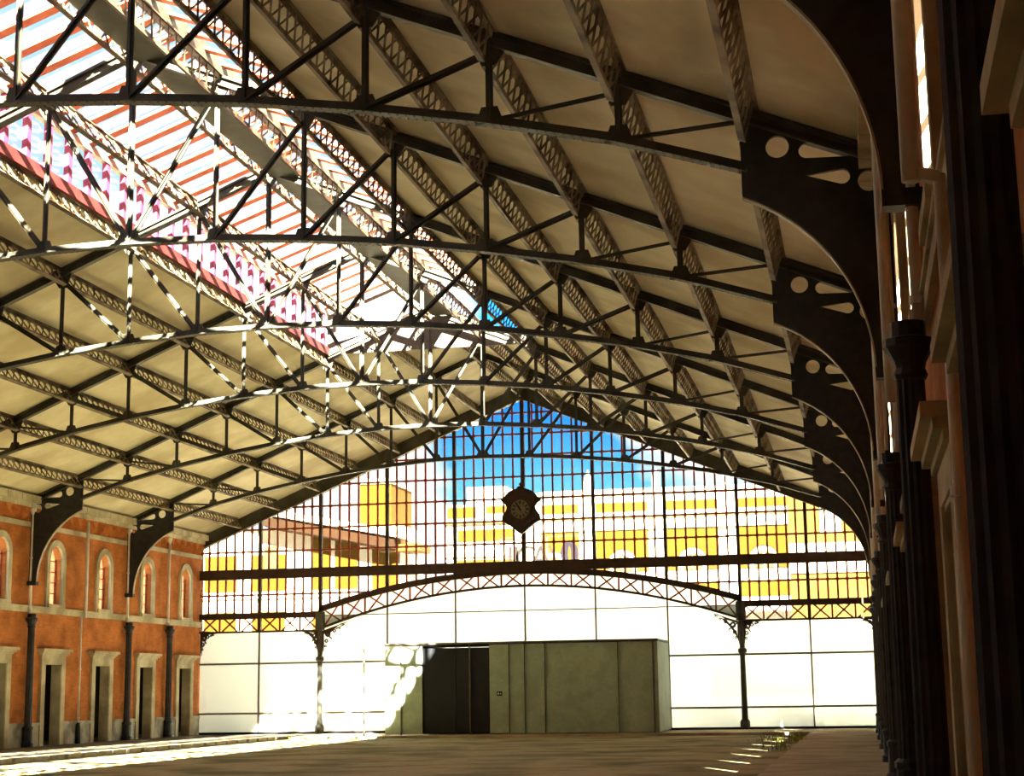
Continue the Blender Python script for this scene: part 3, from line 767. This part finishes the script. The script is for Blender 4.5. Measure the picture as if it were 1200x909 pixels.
# ------------------------------------------------------------------ light: low sun from behind on the right, blue sky with cloud
sun = bpy.data.lights.new('sun', 'SUN'); sun.energy = 62; sun.angle = R(.6); sun.color = (1, .93, .78)
so = bpy.data.objects.new('sun', sun); COL.objects.link(so)
so.rotation_euler = Vector((-.65, 1.5, -1)).to_track_quat('-Z', 'Y').to_euler()
w = bpy.data.worlds.new('sky'); S.world = w; w.use_nodes = True
nt = w.node_tree; N = nt.nodes; Lk = nt.links.new
bg = N['Background']
tc = N.new('ShaderNodeTexCoord'); sp = N.new('ShaderNodeSeparateXYZ'); Lk(tc.outputs['Generated'], sp.inputs[0])
rp = N.new('ShaderNodeValToRGB'); Lk(sp.outputs[2], rp.inputs[0])
e = rp.color_ramp.elements
e[0].position = 0.0; e[0].color = (.75, .85, .9, 1)
e[1].position = .115; e[1].color = (.16, .62, 1.0, 1)
for p, c in ((.17, (.01, .24, .9, 1)), (.24, (.02, .30, .9, 1)), (.30, (.2, .36, .5, 1)), (1.0, (.16, .32, .5, 1))):
    q = e.new(p); q.color = c
mp = N.new('ShaderNodeMapping'); mp.inputs['Scale'].default_value = (3.2, 3.2, 7); mp.inputs['Location'].default_value = (1.3, .4, .2)
Lk(tc.outputs['Generated'], mp.inputs[0])
nz = N.new('ShaderNodeTexNoise'); nz.inputs['Scale'].default_value = 1.5; nz.inputs['Detail'].default_value = 7; Lk(mp.outputs[0], nz.inputs['Vector'])
dv = N.new('ShaderNodeMath'); dv.operation = 'DIVIDE'; Lk(sp.outputs[0], dv.inputs[0]); Lk(sp.outputs[1], dv.inputs[1])   # azimuth
ab = N.new('ShaderNodeMath'); ab.operation = 'ADD'; Lk(dv.outputs[0], ab.inputs[0]); ab.inputs[1].default_value = .195
aa = N.new('ShaderNodeMath'); aa.operation = 'ABSOLUTE'; Lk(ab.outputs[0], aa.inputs[0])
sc2 = N.new('ShaderNodeMath'); sc2.operation = 'MULTIPLY'; Lk(aa.outputs[0], sc2.inputs[0]); sc2.inputs[1].default_value = 5.0
sc3 = N.new('ShaderNodeMath'); sc3.operation = 'MINIMUM'; Lk(sc2.outputs[0], sc3.inputs[0]); sc3.inputs[1].default_value = .34
ad = N.new('ShaderNodeMath'); ad.operation = 'ADD'; Lk(sc3.outputs[0], ad.inputs[0]); Lk(nz.outputs['Fac'], ad.inputs[1])
cr = N.new('ShaderNodeValToRGB'); Lk(ad.outputs[0], cr.inputs[0]); cr.color_ramp.elements[0].position = .66; cr.color_ramp.elements[1].position = .76
cl = N.new('ShaderNodeValToRGB'); Lk(sp.outputs[2], cl.inputs[0]); e = cl.color_ramp.elements
e[0].position = .2; e[0].color = (1, 1, 1, 1); e[1].position = .3; e[1].color = (.165, .26, .31, 1)
mx = N.new('ShaderNodeMix'); mx.data_type = 'RGBA'; Lk(cr.outputs[0], mx.inputs[0]); Lk(rp.outputs[0], mx.inputs[6]); Lk(cl.outputs[0], mx.inputs[7])
Lk(mx.outputs[2], bg.inputs[0]); bg.inputs[1].default_value = 1.35

# ------------------------------------------------------------------ camera
F, YAW, PITCH, ROLL, CX, EYE = 1930.188, .2050, .1830, -.0150, 13.246, 1.516
CAMQ = None
cy, sy = math.cos(YAW), math.sin(YAW)
fw = Vector((-sy*math.cos(PITCH), cy*math.cos(PITCH), math.sin(PITCH)))
r0 = Vector((cy, sy, 0)); u0 = r0.cross(fw)
rr = r0*math.cos(ROLL) + u0*math.sin(ROLL); uu = rr.cross(fw)
cam = bpy.data.cameras.new('camera'); co = bpy.data.objects.new('camera', cam); COL.objects.link(co)
mt = Matrix((rr, uu, -fw)).transposed().to_4x4(); mt.translation = Vector((CX, 0, EYE)); co.matrix_world = mt
cam.sensor_fit = 'HORIZONTAL'; cam.sensor_width = 36; cam.lens = F/1200*36; cam.clip_end = 1000; cam.clip_start = .05
S.camera = co

S.view_settings.view_transform = 'Standard'; S.view_settings.look = 'None'; S.view_settings.gamma = 1
S.view_settings.use_curve_mapping = False; S.view_settings.exposure = 1.5
S.cycles.max_bounces = 10; S.cycles.diffuse_bounces = 5; S.cycles.transparent_max_bounces = 16; S.cycles.caustics_reflective = False; S.cycles.caustics_refractive = False
S.cycles.sample_clamp_indirect = 6
S.cycles.use_denoising = True
